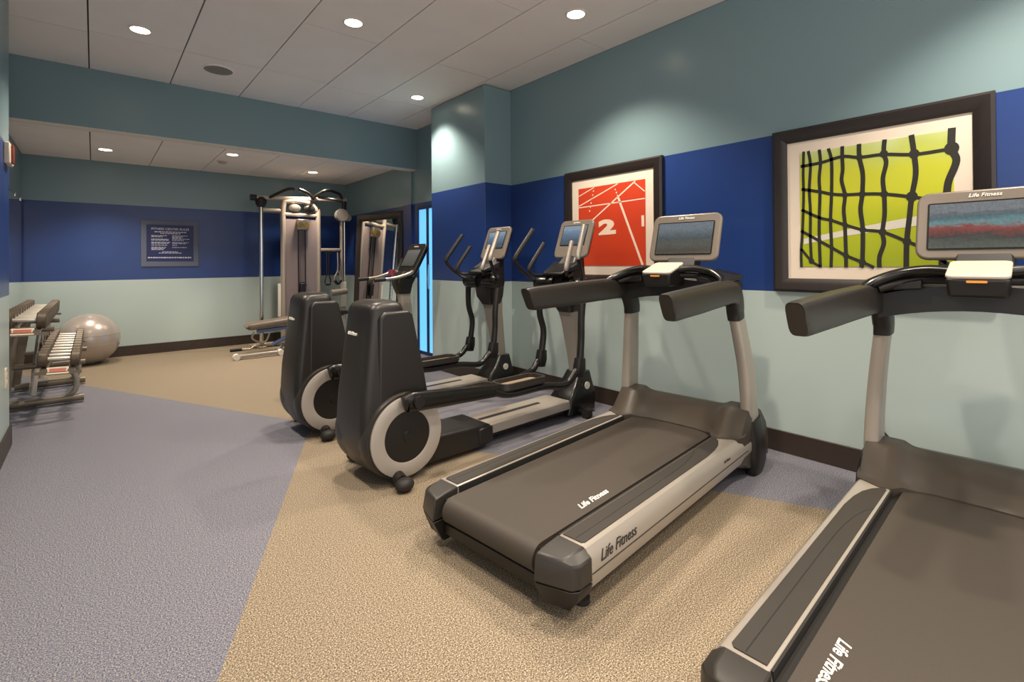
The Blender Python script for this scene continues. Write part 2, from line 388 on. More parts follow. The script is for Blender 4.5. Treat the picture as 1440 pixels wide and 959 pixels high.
NET = [
[(0.495,1.935),(0.497,1.828),(0.479,1.761),(0.51,1.661),(0.519,1.586),(.53,1.45),(.54,1.21)],
[(0.663,1.932),(0.652,1.826),(0.646,1.715),(0.664,1.595),(0.675,1.486),(0.688,1.352),(0.692,1.205)],
[(0.783,1.93),(0.788,1.855),(0.777,1.797),(0.793,1.71),(0.788,1.621),(0.787,1.507),(0.798,1.407),(0.792,1.343),(0.813,1.267),(0.814,1.205)],
[(0.906,1.928),(0.905,1.849),(0.889,1.749),(0.893,1.626),(0.902,1.542),(0.892,1.424),(0.896,1.242),(0.903,1.205)],
[(0.991,1.93),(0.992,1.87),(0.99,1.79),(0.996,1.724),(0.98,1.635),(0.987,1.549),(0.982,1.463),(0.978,1.283),(0.978,1.205)],
[(1.065,1.93),(1.048,1.846),(1.05,1.65),(1.057,1.488),(1.053,1.338),(1.057,1.205)],
[(1.114,1.932),(1.108,1.849),(1.116,1.753),(1.113,1.657),(1.118,1.506),(1.119,1.382),(1.115,1.205)],
[(1.176,1.934),(1.164,1.844),(1.172,1.691),(1.167,1.551),(1.169,1.384),(1.164,1.244)],
[(1.202,1.935),(1.206,1.794),(1.205,1.653),(1.213,1.442),(1.222,1.315),(1.222,1.205)],
[(1.22,1.843),(1.108,1.849),(0.992,1.868),(0.905,1.849),(0.788,1.846),(0.652,1.823),(0.505,1.826)],
[(1.217,1.699),(1.11,1.67),(1.05,1.65),(0.98,1.638),(0.893,1.633),(0.788,1.621),(0.664,1.592),(0.579,1.568),(0.495,1.547)],
[(1.218,1.569),(1.118,1.512),(1.052,1.49),(0.982,1.459),(0.892,1.424),(0.798,1.407),(0.688,1.349),(0.647,1.326),(0.564,1.264),(.50,1.21)],
[(1.222,1.436),(1.119,1.368),(1.053,1.325),(0.978,1.276),(0.896,1.236),(0.84,1.205)],
[(1.222,1.322),(1.164,1.244),(1.115,1.21)]]
NW = [.032,.025,.022,.023,.020,.018,.018,.017,.016,.019,.019,.018,.018,.016]
CORD = mat('print_net_black', '#25231c', .6)
m = M()
for pts, wd in zip(NET, NW):
    P, _ = smooth([Vector((a, b, 0)) for a, b in pts], [1]*len(pts), 5)
    rg = []
    for i, p in enumerate(P):
        d = (P[min(i+1, len(P)-1)]-P[max(i-1, 0)]).normalized(); n = Vector((-d.y, d.x, 0))*wd/2
        rg += [(-.0165, (p+n).x-yc, (p+n).y-zc), (-.0165, (p-n).x-yc, (p-n).y-zc)]
    m.add(rg, [(2*i, 2*i+1, 2*i+3, 2*i+2) for i in range(len(P)-1)])
for a, b, r in ((.652,1.826,.026),(.788,1.85,.022),(.905,1.849,.019),(.992,1.868,.016),(.664,1.594,.029),(.788,1.621,.021),(.893,1.633,.020),(.98,1.637,.018),(.497,1.828,.034),(.798,1.407,.021),(.688,1.35,.022),(.892,1.424,.019),(.982,1.46,.016),(1.053,1.49,.014),(1.05,1.65,.014),(1.113,1.67,.012),(1.108,1.849,.012),(.896,1.236,.02),(.978,1.276,.017),(1.053,1.325,.014),(1.119,1.37,.014),(1.164,1.244,.018)):
    m.add([(-.0167, a-yc+r*.9*math.cos(q*PI/8), b-zc+r*math.sin(q*PI/8)) for q in range(16)], [tuple(range(16))])
m.build('net_cords', CORD, t, smooth=False)
m = M(); P = [(1.207,1.385),(0.982,1.429),(0.49,1.512),(0.49,1.452),(0.982,1.392),(1.207,1.35)]
m.add([(-.016, a-yc, b-zc) for a, b in P], [tuple(range(6))]); m.build('court_line', mat('print_court_line', '#d9d3c4', .6), t, smooth=False)
# rules sign on the back wall
t = thing('rules_sign', (.848, KY, 1.227), 'navy fitness rules sign in a grey frame on the alcove back wall', 'sign')
sw, sh = .688, .655
m = M(); m.box(-sw/2, sw/2, -.018, 0, 0, .07); m.box(-sw/2, sw/2, -.018, 0, sh-.06, sh); m.box(-sw/2, -sw/2+.065, -.018, 0, .07, sh-.06); m.box(sw/2-.065, sw/2, -.018, 0, .07, sh-.06)
m.build('sign_frame', mat('sign_grey_frame', '#5f6479', .5), t, bev=.003)
M().box(-sw/2+.065, sw/2-.065, -.010, -.002, .07, sh-.06).build('sign_face', mat('sign_navy', '#232c5e', .45), t, smooth=False)
SG = mat('sign_lettering', '#c9cbdc', .6)
text('heading', 'FITNESS CENTER RULES', .043, SG, t, frame((0, -.011, .535), (1,0,0), (0,0,1)), bold=.0006, depth=.0004)
rnd = random.Random(2)
def words(m, x0, x1, z, h):
    x = x0
    while x < x1-.01:
        l = min(rnd.uniform(.012, .04), x1-x); m.add([(x,-.0108,z),(x+l,-.0108,z),(x+l,-.0108,z+h),(x,-.0108,z+h)], [(0,1,2,3)]); x += l+.007
def para(name, lines):
    m = M()
    for q in lines: words(m, *q)
    m.build(name, SG, t, smooth=False)
para('intro_lettering', [(-.19, .20, .487, .014), (-.12, .12, .466, .011)])
para('column_lettering', [(-.225, -.225+w, z, .010) for w, z in zip((.19, .13, .2, .21, .22, .2, .2, .17, .16, .14), (.435, .42, .385, .370, .34, .325, .30, .268, .252, .236))])
para('column_lettering', [(.02, .02+w, z, .009) for w, z in zip((.2, .13, .11, .21, .14, .2, .17, .06, .19), (.437, .422, .405, .39, .37, .34, .325, .30, .268))])
para('note_lettering', [(-.10, .10, .205, .010), (-.14, .14, .187, .010)])
para('footer_lettering', [(-.265, .255, .118, .017)])
# left wall devices
t = thing('fire_alarm', (LX, 4.74, 1.93), 'cream and red fire alarm plate on the near left wall', 'fire alarm')
M().box(0, .03, -.10, .10, 0, .14).build('housing', mat('alarm_cream', '#d8cbb4', .5), t, bev=.006)
M().box(.03, .042, -.04, .03, .01, .13).build('red_strip', mat('alarm_red', '#7a2a20', .4), t, bev=.003)
t = thing('wall_outlet', (LX, 4.70, .44), 'cream electrical outlet plate low on the near left wall', 'outlet')
M().box(0, .008, -.04, .04, 0, .13).build('plate', mat('outlet_cream', '#e0d2b4', .5), t, bev=.003)
for dz in (.035, .085): M().box(.008, .011, -.018, .018, dz-.014, dz+.014).build('socket', WHITE, t, bev=.003)
# wall mirror in the recess on the left
t = thing('wall_mirror', (RX, 6.85, .16), 'tall frameless wall mirror behind the dumbbell rack', 'mirror')
M().box(0, .008, -1.70, 1.70, 0, 1.90).build('mirror_pane', MIRROR, t, smooth=False)
for y in (-1.2, .2, 1.1, 1.62): M().box(0, .016, y-.02, y+.02, 1.88, 1.92).build('clip', CHROME, t, bev=.003)
# big leaning mirror at the right of the alcove
t = thing('leaning_mirror', (3.225, 7.06, 0), 'big black framed mirror leaning on the wall beside the gym station', 'mirror', math.radians(10.5))
a = math.atan2(.105, 2.06); RM = Matrix.Rotation(a, 4, 'Y')
m = M(); hw, hz, fw = .58, 2.02, .11
out = [(-hw, 0), (hw, 0), (hw, hz), (-hw, hz)]; inn = [(-hw+fw, fw), (hw-fw, fw), (hw-fw, hz-fw), (-hw+fw, hz-fw)]; rings = []
for k in range(4):
    (p, q), (c, d) = out[k], inn[k]; rings.append([(x, p+(c-p)*s, q+(d-q)*s) for s, x in [(0,.03),(0,0),(.2,-.02),(.7,-.015),(1,.008),(1,.03)]])
rings.append(rings[0]); m.loft(rings, False).xf(RM).build('frame', FR, t, ang=25)
M().box(.012, .022, -hw+fw, hw-fw, fw, hz-fw).xf(RM).build('mirror_pane', MIRROR, t, smooth=False)
M().box(.022, .03, -hw+.02, hw-.02, .02, hz-.02).xf(RM).build('backing', BLK, t, smooth=False)
# power cable drooping along the wall behind the nearest treadmill
M().tube([(3.425,.86,.40),(3.428,.80,.265),(3.43,.65,.165),(3.43,.5,.185),(3.43,.35,.177),(3.43,.2,.2),(3.428,-.1,.3)], .006, 8, 6).build('power_cable', BLK)
tag(bpy.data.objects['power_cable'], 'thin black power cable drooping along the wall behind the nearest treadmill', 'cable')

# ------------------------------------------------------------------ treadmill
def screen_mat(name, pal, seed, estr):
    m = bpy.data.materials.new(name); m.use_nodes = True; t2 = NT(m); b = t2.n['Principled BSDF']
    tc = t2.new('ShaderNodeTexCoord'); mp = t2.new('ShaderNodeMapping'); mp.inputs['Location'].default_value = (seed, seed*.7, 0); mp.inputs['Scale'].default_value = (1, 7, 22)
    t2.link(tc.outputs['Object'], mp.inputs['Vector'])
    nz = t2.new('ShaderNodeTexNoise', i_Scale=1.3, i_Detail=7.0, i_Roughness=.7); t2.link(mp.outputs['Vector'], nz.inputs['Vector'])
    s2 = t2.new('ShaderNodeSeparateXYZ'); t2.link(tc.outputs['Generated'], s2.inputs[0])
    ad = t2.new('ShaderNodeMath', operation='MULTIPLY_ADD'); t2.link(nz.outputs['Fac'], ad.inputs[0]); ad.inputs[1].default_value = .38; t2.link(s2.outputs['Z'], ad.inputs[2])
    cr = t2.new('ShaderNodeValToRGB'); e = cr.color_ramp
    e.elements[0].position = pal[0][0]; e.elements[0].color = lin(pal[0][1]); e.elements[1].position = pal[-1][0]; e.elements[1].color = lin(pal[-1][1])
    for p, q in pal[1:-1]: z = e.elements.new(p); z.color = lin(q)
    t2.link(ad.outputs[0], cr.inputs['Fac'])
    n2 = t2.new('ShaderNodeTexNoise', i_Scale=90.0, i_Detail=2.0); t2.link(tc.outputs['Object'], n2.inputs['Vector'])
    mx = t2.new('ShaderNodeMix', data_type='RGBA', blend_type='OVERLAY'); mx.inputs['Factor'].default_value = .4
    t2.link(cr.outputs['Color'], mx.inputs['A']); t2.link(n2.outputs['Fac'], mx.inputs['B'])
    t2.link(mx.outputs['Result'], b.inputs['Emission Color']); b.inputs['Emission Strength'].default_value = estr
    b.inputs['Base Color'].default_value = (.01, .01, .012, 1); b.inputs['Roughness'].default_value = .12
    return m
SCR_STAD = screen_mat('stadium_screen', [(.15,'#6d7565'),(.36,'#5c625a'),(.44,'#4f4a46'),(.55,'#8a4a44'),(.66,'#a8574e'),(.74,'#7fa7ab'),(.88,'#5d7f86'),(.98,'#7a7f84'),(1.2,'#8f969a')], 1.0, .55)
SCR_CROWD = screen_mat('crowd_screen', [(.1,'#7d7464'),(.3,'#5a564e'),(.5,'#6c6d62'),(.7,'#5f6a6d'),(.9,'#7d8a92'),(1.2,'#8b97a0')], 3.3, .5)
SCR_BLUE = screen_mat('blue_screen', [(.1,'#58606a'),(.45,'#5a6a7c'),(.7,'#6f8aa6'),(.95,'#8ba4bd'),(1.2,'#9fb3c4')], 5.1, .6)
SCR_DIM = screen_mat('dim_screen', [(.1,'#55534a'),(.5,'#63625a'),(.95,'#74736b'),(1.2,'#7c7b73')], 7.0, .55)
def console(parent, cu, z0, z1, du, hw, th, r, scr, sbox, bez=BEZ, body=BLKG, logo=.021):
    """tilted panel: bottom edge at (cu,z0), top edge at (cu+du,z1), facing -x"""
    hgt = math.hypot(du, z1-z0); Z = Vector((du, 0, z1-z0)).normalized(); Y = Vector((0, 1, 0)); X = Y.cross(Z)
    mx = Matrix((X, Y, Z)).transposed().to_4x4(); mx.translation = (cu, 0, z0)
    pl = rrect(2*hw, hgt, r, 6, 0, hgt/2)
    M().prism(pl, 'x', 0, th*.5).xf(mx).build('console_bezel', bez, parent, bev=.010, seg=3)
    pl2 = rrect(2*hw-.012, hgt-.012, r, 6, 0, hgt/2)
    rings = [[(th*.45, a, b) for a, b in pl2], [(th*.8, a*.96, hgt/2+(b-hgt/2)*.95) for a, b in pl2], [(th*1.3, a*.7, hgt/2+(b-hgt/2)*.7) for a, b in pl2]]
    M().loft(rings).xf(mx).build('console_back', body, parent)
    a, b0, b1 = sbox
    M().prism(rrect(2*a+.014, (b1-b0)+.014, .008, 3, 0, (b0+b1)/2), 'x', -.0035, .002).xf(mx).build('screen_surround', BLKG, parent)
    M().box(-.005, .0, -a, a, b0, b1).xf(mx).build('screen', scr, parent, smooth=False)
    lm = mx @ frame((-.0015, 0, (b1+hgt)/2+.002), (0,-1,0), (0,0,1))
    if logo: text('logo', 'Life Fitness', logo, LOGOW, parent, lm, shear=.25, depth=.0012, bold=.0003)
    return mx, hgt
def treadmill(loc, rz, label, scr):
    t = thing('treadmill', loc, label, 'treadmill', rz, 'treadmills facing the long wall')
    for s in (-1, 1):
        pr = [(.285,.225),(.290,.250),(.296,.253),(.398,.253),(.409,.249),(.427,.225),(.436,.190),(.436,.160),(.424,.115),(.395,.085),(.33,.075),(.285,.09)]
        rl = M().prism([(s*a, b) for a, b in pr], 'x', .13, 1.78).build('side_rail', SILV, t, ang=28)
        ins = [(.143,.299),(1.50,.299),(1.512,.315),(1.47,.345),(1.41,.368),(1.33,.382),(1.22,.3895),(.155,.3895),(.143,.380)]
        M().prism([(a, s*b) for a, b in ins], 'z', .2525, .2565).build('grip_insert', MAT, rl)
        M().tube([(.15, s*.352, .2565),(.8, s*.352, .2565),(1.05, s*.345, .2565),(1.2, s*.322, .2565),(1.26, s*.300, .2565)], .0016, 4, 6).build('grip_line', RUB, rl)
        M().tube([(.132, s*.4365, .172), (1.66, s*.4365, .172)], .0022, 6).build('rail_groove', RUB, rl)
        if s < 0:
            text('rail_logo', 'Life Fitness', .050, LOGOD, rl, frame((.305, s*.4335, .208), (1,0,0), (0,.26,1)), shear=.5, bold=.0002, align='CENTER', sx=1.1)
            text('rail_logo', 'Life Fitness', .018, LOGOD, rl, frame((1.36, s*.4335, .205), (1,0,0), (0,.26,1)), shear=.3, align='CENTER')
        M().loft([[(u, s*v, z) for u, v, z in q] for q in (
            [(.135,.284,.253),(.135,.400,.252),(.135,.434,.225),(.135,.437,.145),(.135,.284,.145)],
            [(.060,.284,.248),(.066,.394,.248),(.070,.431,.224),(.068,.435,.145),(.060,.284,.145)],
            [(.012,.284,.240),(.034,.380,.240),(.052,.416,.222),(.046,.424,.145),(.004,.284,.145)],
            [(.002,.284,.226),(.026,.375,.226),(.044,.408,.210),(.036,.416,.145),(-.006,.284,.145)])]).build('rear_cap', CHAR, t, bev=.006, ang=30)
        M().loft([[(u, s*v, z) for u, v, z in q] for q in (
            [(.135,.284,.141),(.135,.437,.141),(.135,.425,.105),(.135,.395,.07),(.135,.284,.055)],
            [(.060,.284,.141),(.060,.433,.141),(.060,.422,.100),(.060,.390,.06),(.060,.284,.042)],
            [(-.004,.284,.141),(.038,.414,.141),(.05,.40,.095),(.06,.37,.06),(.045,.284,.05)])]).build('lower_cap', BLK, t, bev=.005, ang=50)
        M().box(.06, 1.6, min(s*.256, s*.2865), max(s*.256, s*.2865), .12, .222).box(.14, 1.6, min(s*.2825, s*.2895), max(s*.2825, s*.2895), .12, .2505).build('belt_gap_strip', RUB, t, smooth=False)
        # upright, boot, arm
        up = M().sweep([(1.80, s*.402, .18), (1.80, s*.398, .42), (1.79, s*.385, .62), (1.765, s*.365, .80), (1.745, s*.345, .95)], [(.070,.150),(.068,.145),(.066,.135),(.064,.125),(.062,.118)], 20, 5, .45).build('upright', SILV, t)
        M().lathe((1.722, s*.372, .78), (-.96, 0, -.2), [(.001,.002),(.016,.002),(.016,-.02),(.001,-.02)], 20).build('badge', SILVB, up)
        M().sweep([(1.80, s*.425, .0), (1.81, s*.43, .08), (1.815, s*.425, .20), (1.803, s*.405, .32)], [(.055,.13),(.085,.18),(.09,.18),(.080,.158)], 20, 4, .6).build('boot', BLK, t)
        M().sweep([(1.748, s*.348, .90), (1.74, s*.345, .96), (1.70, s*.35, 1.05)], [(.070,.126),(.074,.13),(.074,.12)], 18, 3, .5).build('post_collar', BLK, t)
        hr = M().sweep([(.735, s*.412, 1.045), (.75, s*.411, 1.045), (1.10, s*.395, 1.058), (1.45, s*.372, 1.070), (1.63, s*.36, 1.068), (1.715, s*.352, 1.03), (1.742, s*.348, .955)],
                  [(.048,.100),(.068,.128),(.072,.138),(.072,.138),(.074,.130),(.074,.122),(.074,.12)], 22, 4, .5)
        hr.v = [(x+max(0, .90-x)/.165*max(0, 1.10-z)*.42, y, z) for x, y, z in hr.v]; hr.build('handrail', CHAR, t)
        # grip bar rising from the arm to the middle box
        M().tube([(1.46, s*.372, 1.115), (1.52, s*.350, 1.145), (1.575, s*.27, 1.185), (1.575, s*.17, 1.205), (1.55, s*.075, 1.20)], [.02,.023,.022,.021,.021], 12, 6).build('grip_bar', BLKG, t)
        M().tube([(1.56, s*.335, 1.12), (1.60, s*.27, 1.145), (1.61, s*.18, 1.165), (1.58, s*.08, 1.165)], [.02,.024,.022,.02], 12, 6).build('brace_bar', BLK, t)
        # side tray
        M().loft([[(1.58,s*.18,1.165),(1.58,s*.33,1.135),(1.58,s*.33,1.11),(1.58,s*.18,1.12)], [(1.84,s*.20,1.205),(1.84,s*.36,1.165),(1.84,s*.36,1.14),(1.84,s*.20,1.16)]]).build('side_tray', BLK, t, bev=.008)
        M().lathe((.20, s*.34, 0), 'z', [(.001,0),(.03,0),(.03,.02),(.012,.025),(.012,.07),(.001,.07)], 18).build('foot', RUB, t)
        M().lathe((1.93, s*.34, 0), 'z', [(.001,0),(.03,0),(.03,.02),(.012,.025),(.012,.1),(.001,.1)], 18).build('foot', RUB, t)
    # belt, deck
    pf = [(.13,.238),(1.75,.238),(1.75,.128),(.075,.128)]
    cir = [(.075+.055*math.cos(PI*1.5-q*PI/10), .183+.055*math.sin(PI*1.5-q*PI/10)) for q in range(1, 11)]
    bl = M().prism([(1.75,.238),(1.75,.128),(.075,.128)]+cir, 'y', -.255, .255).build('belt', BELT, t)
    text('belt_logo', 'Life Fitness', .046, LOGOW, bl, frame((.47, -.205, .2385), (1,0,0), (0,1,0)) if rz > .08 else frame((.30, .195, .2385), (-1,0,0), (0,-1,0)), shear=.5, depth=.0003, bold=.0008, align='CENTER')
    M().box(.14, 1.9, -.283, .283, .065, .125).build('deck_frame', BLK, t, bev=.006)
    M().box(.055, .15, -.283, .283, .075, .122).build('rear_crossbar', BLK, t, bev=.004)
    # motor hood: loft across
    def prof(v, e, c): return [(e, v, .10), (e, v, .245 if c < .4 else .257), (e+.05, v, .262+.02*(1-c)), (e+.16 if c > .5 else e+.13, v, .335+.045*c), (1.82, v, .365+.03*c), (1.90, v, .35), (1.99, v, .26), (2.03, v, .15), (2.02, v, .06), (1.7, v, .06)]
    secs = [(-.432,1.62,.7),(-.418,1.56,.95),(-.33,1.51,1),(-.285,1.52,.95),(-.255,1.57,.4),(-.215,1.60,.08),(-.15,1.62,0),(0,1.625,0),(.15,1.62,0),(.215,1.60,.08),(.255,1.57,.4),(.285,1.52,.95),(.33,1.51,1),(.418,1.56,.95),(.432,1.62,.7)]
    M().loft([prof(*q) for q in secs]).build('motor_hood', HOODM, t, ang=45)
    # dash arch
    rings = []
    for k in range(13):
        v = -.345+.69*k/12; c = 1-(v/.345)**2
        rings.append([(1.62, v, .985+.05*c), (1.62, v, 1.09+.05*c), (1.67, v, 1.11+.06*c), (1.82, v, 1.13+.07*c), (1.86, v, 1.11+.07*c), (1.86, v, 1.06+.06*c), (1.74, v, .99+.05*c)])
    M().loft(rings).build('dash', BLK, t, ang=45)
    cb = M().loft([[(1.435,-.085,1.10),(1.435,.085,1.10),(1.42,.092,1.175),(1.42,-.092,1.175)], [(1.64,-.085,1.10),(1.64,.085,1.10),(1.62,.092,1.235),(1.62,-.092,1.235)]]).build('control_box', BLK, t, bev=.012, seg=3)
    M().prism(rrect(.205, .186, .025, 5), 'z', -.004, .008).xf(frame((1.52, 0, 1.2065), (1,0,.30), (0,1,0))).build('control_pad', PADM, cb, bev=.003)
    M().prism(rrect(.06, .009, .004, 3), 'z', -.001, .0015).xf(frame((1.4190, 0, 1.163), (0,-1,0), (.2,0,1))).build('safety_strip', ORANGE, cb)
    M().loft([[(1.70,-.10,1.16),(1.70,.10,1.16),(1.84,.10,1.17),(1.84,-.10,1.17)], [(1.79,-.09,1.30),(1.79,.09,1.30),(1.87,.09,1.30),(1.87,-.09,1.30)]]).build('console_neck', BLK, t, bev=.01)
    console(t, 1.765, 1.25, 1.56, .10, .232, .05, .05, scr, (.184, .050, .262), logo=.024)
    return t
treadmill((1.137, 1.560, 0), math.radians(6), 'grey and black treadmill between the elliptical trainers and the nearest treadmill', SCR_CROWD)
treadmill((1.135, .232, 0), math.radians(2.9), 'nearest treadmill, cropped, with a stadium on its screen', SCR_STAD)

# ------------------------------------------------------------------ elliptical trainer
def elliptical(loc, rz, label, scr):
    t = thing('elliptical_trainer', loc, label, 'elliptical trainer', rz, 'elliptical trainers facing the long wall')
    # rear spine with a rounded cap
    def ring(z, u0, u1, hv, r=.05):
        return [(a, b, z) for a, b in rrect(u1-u0, 2*hv, min(r, hv*.9), 5, (u0+u1)/2, 0)]
    M().loft([ring(.035,.10,.30,.14), ring(.09,.02,.34,.165), ring(.2,-.035,.34,.185), ring(.35,-.05,.32,.188), ring(.5,-.042,.30,.184), ring(.7,-.018,.27,.174), ring(.9,.004,.245,.165), ring(.985,.014,.236,.160), ring(1.015,.03,.225,.150), ring(1.03,.06,.20,.125)]).build('rear_spine', SHROUD, t, ang=60)
    M().loft([ring(1.0315,.07,.19,.115,.04), ring(1.034,.075,.185,.105,.04)]).build('top_cap', CHAR, t)  # paler than the spine: light reflecting off the top, painted into the colour
    M().lathe((-.021,.055,.86),(1,0,0),[(.0005,-.001),(.004,-.001),(.004,.004),(.0005,.004)],8)
    text('rear_logo', 'Life Fitness', .024, LOGOW, t, frame((-.003, .03, .845), (0,-1,0), (.06,0,1)), shear=.25, depth=.006, bold=.0012)
    for s in (-1, 1):
        prof = [(.055,.94),(.085,.975),(.245,.975),(.268,.95),(.33,.68),(.372,.47),(.40,.30),(.36,.10),(.16,.05),(.06,.15),(.045,.30)]
        M().prism(prof, 'y', s*.10, s*.186).build('side_cover', SHROUD, t, bev=.016, seg=3)
        M().lathe((.20, 0, .265), 'y', [(.001,s*.10),(.240,s*.10),(.246,s*.15),(.244,s*.19),(.236,s*.205),(.001,s*.205)], 48).build('wheel_housing', CHAR, t)
        M().lathe((.21, 0, .262), 'y', [(.146,s*.20),(.228,s*.20),(.228,s*.216),(.222,s*.219),(.152,s*.219),(.146,s*.216)], 56, True).build('wheel_ring', RING, t)
        M().lathe((.21, 0, .262), 'y', [(.001,s*.20),(.146,s*.20),(.146,s*.212),(.03,s*.214),(.028,s*.219),(.001,s*.219)], 48).build('wheel_disc', BLK, t)
        ph = -1 if s < 0 else 1
        # linkage: crank arm, pedal, lower block, moving arm and grip
        if s < 0: cz, pu, pz, bu, bz = .465, .86, .415, 1.67, .44
        else:     cz, pu, pz, bu, bz = .12, .76, .30, 1.80, .42
        vv = s*.255
        M().sweep([(.185, vv, cz), (.21, vv, cz), (.5, vv, cz+(pz-cz)*.45), (pu, vv, pz)], [(.045,.085),(.06,.115),(.055,.10),(.048,.08)], 16, 4, .6).build('crank_link', BLKG, t)
        M().lathe((.24, 0, cz), 'y', [(.001,s*.21),(.035,s*.21),(.035,s*.30),(.001,s*.30)], 20).build('crank_pivot', BLK, t)
        M().tube([(pu-.04, vv, pz), (pu+.10, vv, pz-.045), (pu+.42, vv, pz-.05), (bu-.16, vv+.01*s, bz-.10), (bu-.05, vv+.01*s, bz-.03), (bu, vv+.01*s, bz)], [.028,.026,.026,.026,.028,.03], 12, 5).build('pedal_tube', BLKG, t)
        pd = M().prism(rrect(.40, .165, .05, 5, pu+.24, s*.20), 'z', pz-.022, pz-.002).build('pedal', BLK, t, bev=.006)
        m = M(); o = rrect(.41, .175, .055, 5, pu+.24, s*.20); i2 = rrect(.37, .135, .04, 5, pu+.24, s*.20); n = len(o)
        m.loft([[(a,b,pz-.012) for a,b in o],[(a,b,pz+.028) for a,b in o],[(a,b,pz+.028) for a,b in i2],[(a,b,pz-.002) for a,b in i2]], False).build('pedal_rim', CHAR, pd)
        M().prism(rrect(.355, .125, .035, 5, pu+.24, s*.20), 'z', pz-.003, pz+.002).build('pedal_tread', TRAYM, pd)
        M().sweep([(bu-.004, vv+.01*s, bz-.065), (bu+.002, vv+.01*s, bz), (bu+.012, vv+.01*s, bz+.075)], [(.055,.075),(.07,.098),(.06,.08)], 16, 3, .5).build('lower_block', BLK, t)
        hub = (1.765, s*.215, 1.06)
        M().tube([(bu+.01, vv+.01*s, bz+.06), (bu+.03, s*.262, .66), (bu+.035+(0 if s<0 else -.05), s*.262, .82), (hub[0], s*.235, 1.05)], [.028,.027,.027,.03], 14, 6).build('moving_arm', BLK, t)
        M().lathe((1.765, 0, 1.065), 'y', [(.001,s*.05),(.062,s*.05),(.066,s*.18),(.066,s*.24),(.05,s*.268),(.001,s*.27)], 28).build('pivot_hub', BLKG, t)
        # moving grip
        db = .0 if s > 0 else .03
        g0 = [(1.745, s*.235, 1.085), (1.69, s*.285, 1.125), (1.585+db, s*.325, 1.225), (1.56+db, s*.33, 1.28)]
        M().tube(g0, .0155, 12, 6).build('moving_handle', BLKG, t)
        M().tube([(1.56+db, s*.33, 1.27), (1.575+db, s*.322, 1.31), (1.715+db, s*.262, 1.53)], [.017,.020,.0195], 12, 3).build('moving_grip', CHAR if s > 0 else GREY, t)
        g1 = [(1.84, s*.05, 1.12), (1.76, s*.12, 1.14), (1.64, s*.18, 1.145), (1.60, s*.20, 1.19)]
        M().tube(g1, .014, 12, 6).build('fixed_handle', BLKG, t)
        M().tube([(1.60, s*.20, 1.185), (1.612, s*.197, 1.22), (1.73, s*.15, 1.41)], [.015,.019,.018], 12, 3).build('fixed_grip', CHAR if s > 0 else GREY, t)
        # feet bars
        M().tube([(1.86, s*.05, .045), (1.86, s*.17, .04)], .03, 12).build('front_foot', BLK, t)
        M().sweep([(1.83, s*.185, .04),(1.89, s*.185, .04)], (.06,.076), 14, 0, .6).build('foot_cap', RUB, t)
        M().tube([(.16, s*.08, .06), (.14, s*.27, .04)], [.045,.036], 14).build('rear_foot', BLK, t)
        M().ball((.135, s*.305, .038), .038, 18, 10, (1.45,1.2,1.0)).build('foot_cap', RUB, t)
        M().lathe((1.955, s*.108, .232), 'y', [(.001,0),(.03,0),(.03,s*.008),(.001,s*.008)], 24).build('side_badge', SILVB, t)
    M().prism([(.25,.03),(.25,.19),(.45,.185),(.70,.175),(.86,.172),(.895,.155),(.90,.05),(.84,.03)], 'y', -.15, .15).build('base_cover', BLK, t, bev=.015, seg=3)
    # silver track, centre groove
    m = M(); m.box(.86, 1.72, -.13, .13, .085, .155); tr = m.build('roller_track', SILV, t, bev=.008)
    M().box(.90, 1.50, -.018, .018, .150, .157).build('track_groove', RUB, tr)
    M().prism([(.78,.05),(.78,.15),(.86,.16),(.90,.15),(.90,.05)], 'y', -.158, .158).build('track_collar', BLK, t, bev=.01)
    M().box(.3, 1.75, -.06, .06, .03, .09).build('base_beam', BLK, t, bev=.01)
    M().loft([[(u, v, z) for u, v in rrect(b-a, 2*hv, .03, 4, (a+b)/2, 0)] for z, a, b, hv in ((.03,1.72,2.06,.12),(.15,1.75,2.07,.12),(.24,1.84,2.06,.10),(.34,1.91,2.04,.085))]).build('front_shroud', BLKG, t)
    M().loft([[(u, v, z) for u, v in rrect(b-a, 2*hv, .025, 4, (a+b)/2, 0)] for z, a, b, hv in ((.26,1.92,2.03,.05),(.5,1.885,1.995,.062),(.75,1.84,1.96,.078),(.98,1.77,1.94,.10))]).build('mast', GREY, t)
    M().loft([[(u, v, z) for u, v in rrect(b-a, 2*hv, .04, 4, (a+b)/2, 0)] for z, a, b, hv in ((.84,1.80,1.94,.085),(.92,1.755,1.945,.115),(1.08,1.735,1.955,.13),(1.20,1.78,1.96,.11),(1.30,1.87,1.99,.08))]).build('mast_head', BLK, t)
    M().loft([[(1.66,-.10,1.145),(1.66,.10,1.145),(1.66,.10,1.165),(1.66,-.10,1.165)],[(1.86,-.15,1.20),(1.86,.15,1.20),(1.86,.15,1.26),(1.86,-.15,1.26)]]).build('accessory_tray', BLK, t, bev=.008)
    console(t, 1.865, 1.285, 1.605, .12, .18, .055, .045, scr, (.125, .115, .285), bez=BEZ, logo=.016)
    mx = Matrix.Identity(4)
    return t
elliptical((1.15, 2.765, 0), math.radians(2.5), 'nearer dark elliptical trainer, right beside the whole treadmill', SCR_BLUE)
elliptical((1.125, 3.835, 0), math.radians(1.2), 'farther dark elliptical trainer, with its screen against the wall column', SCR_BLUE)

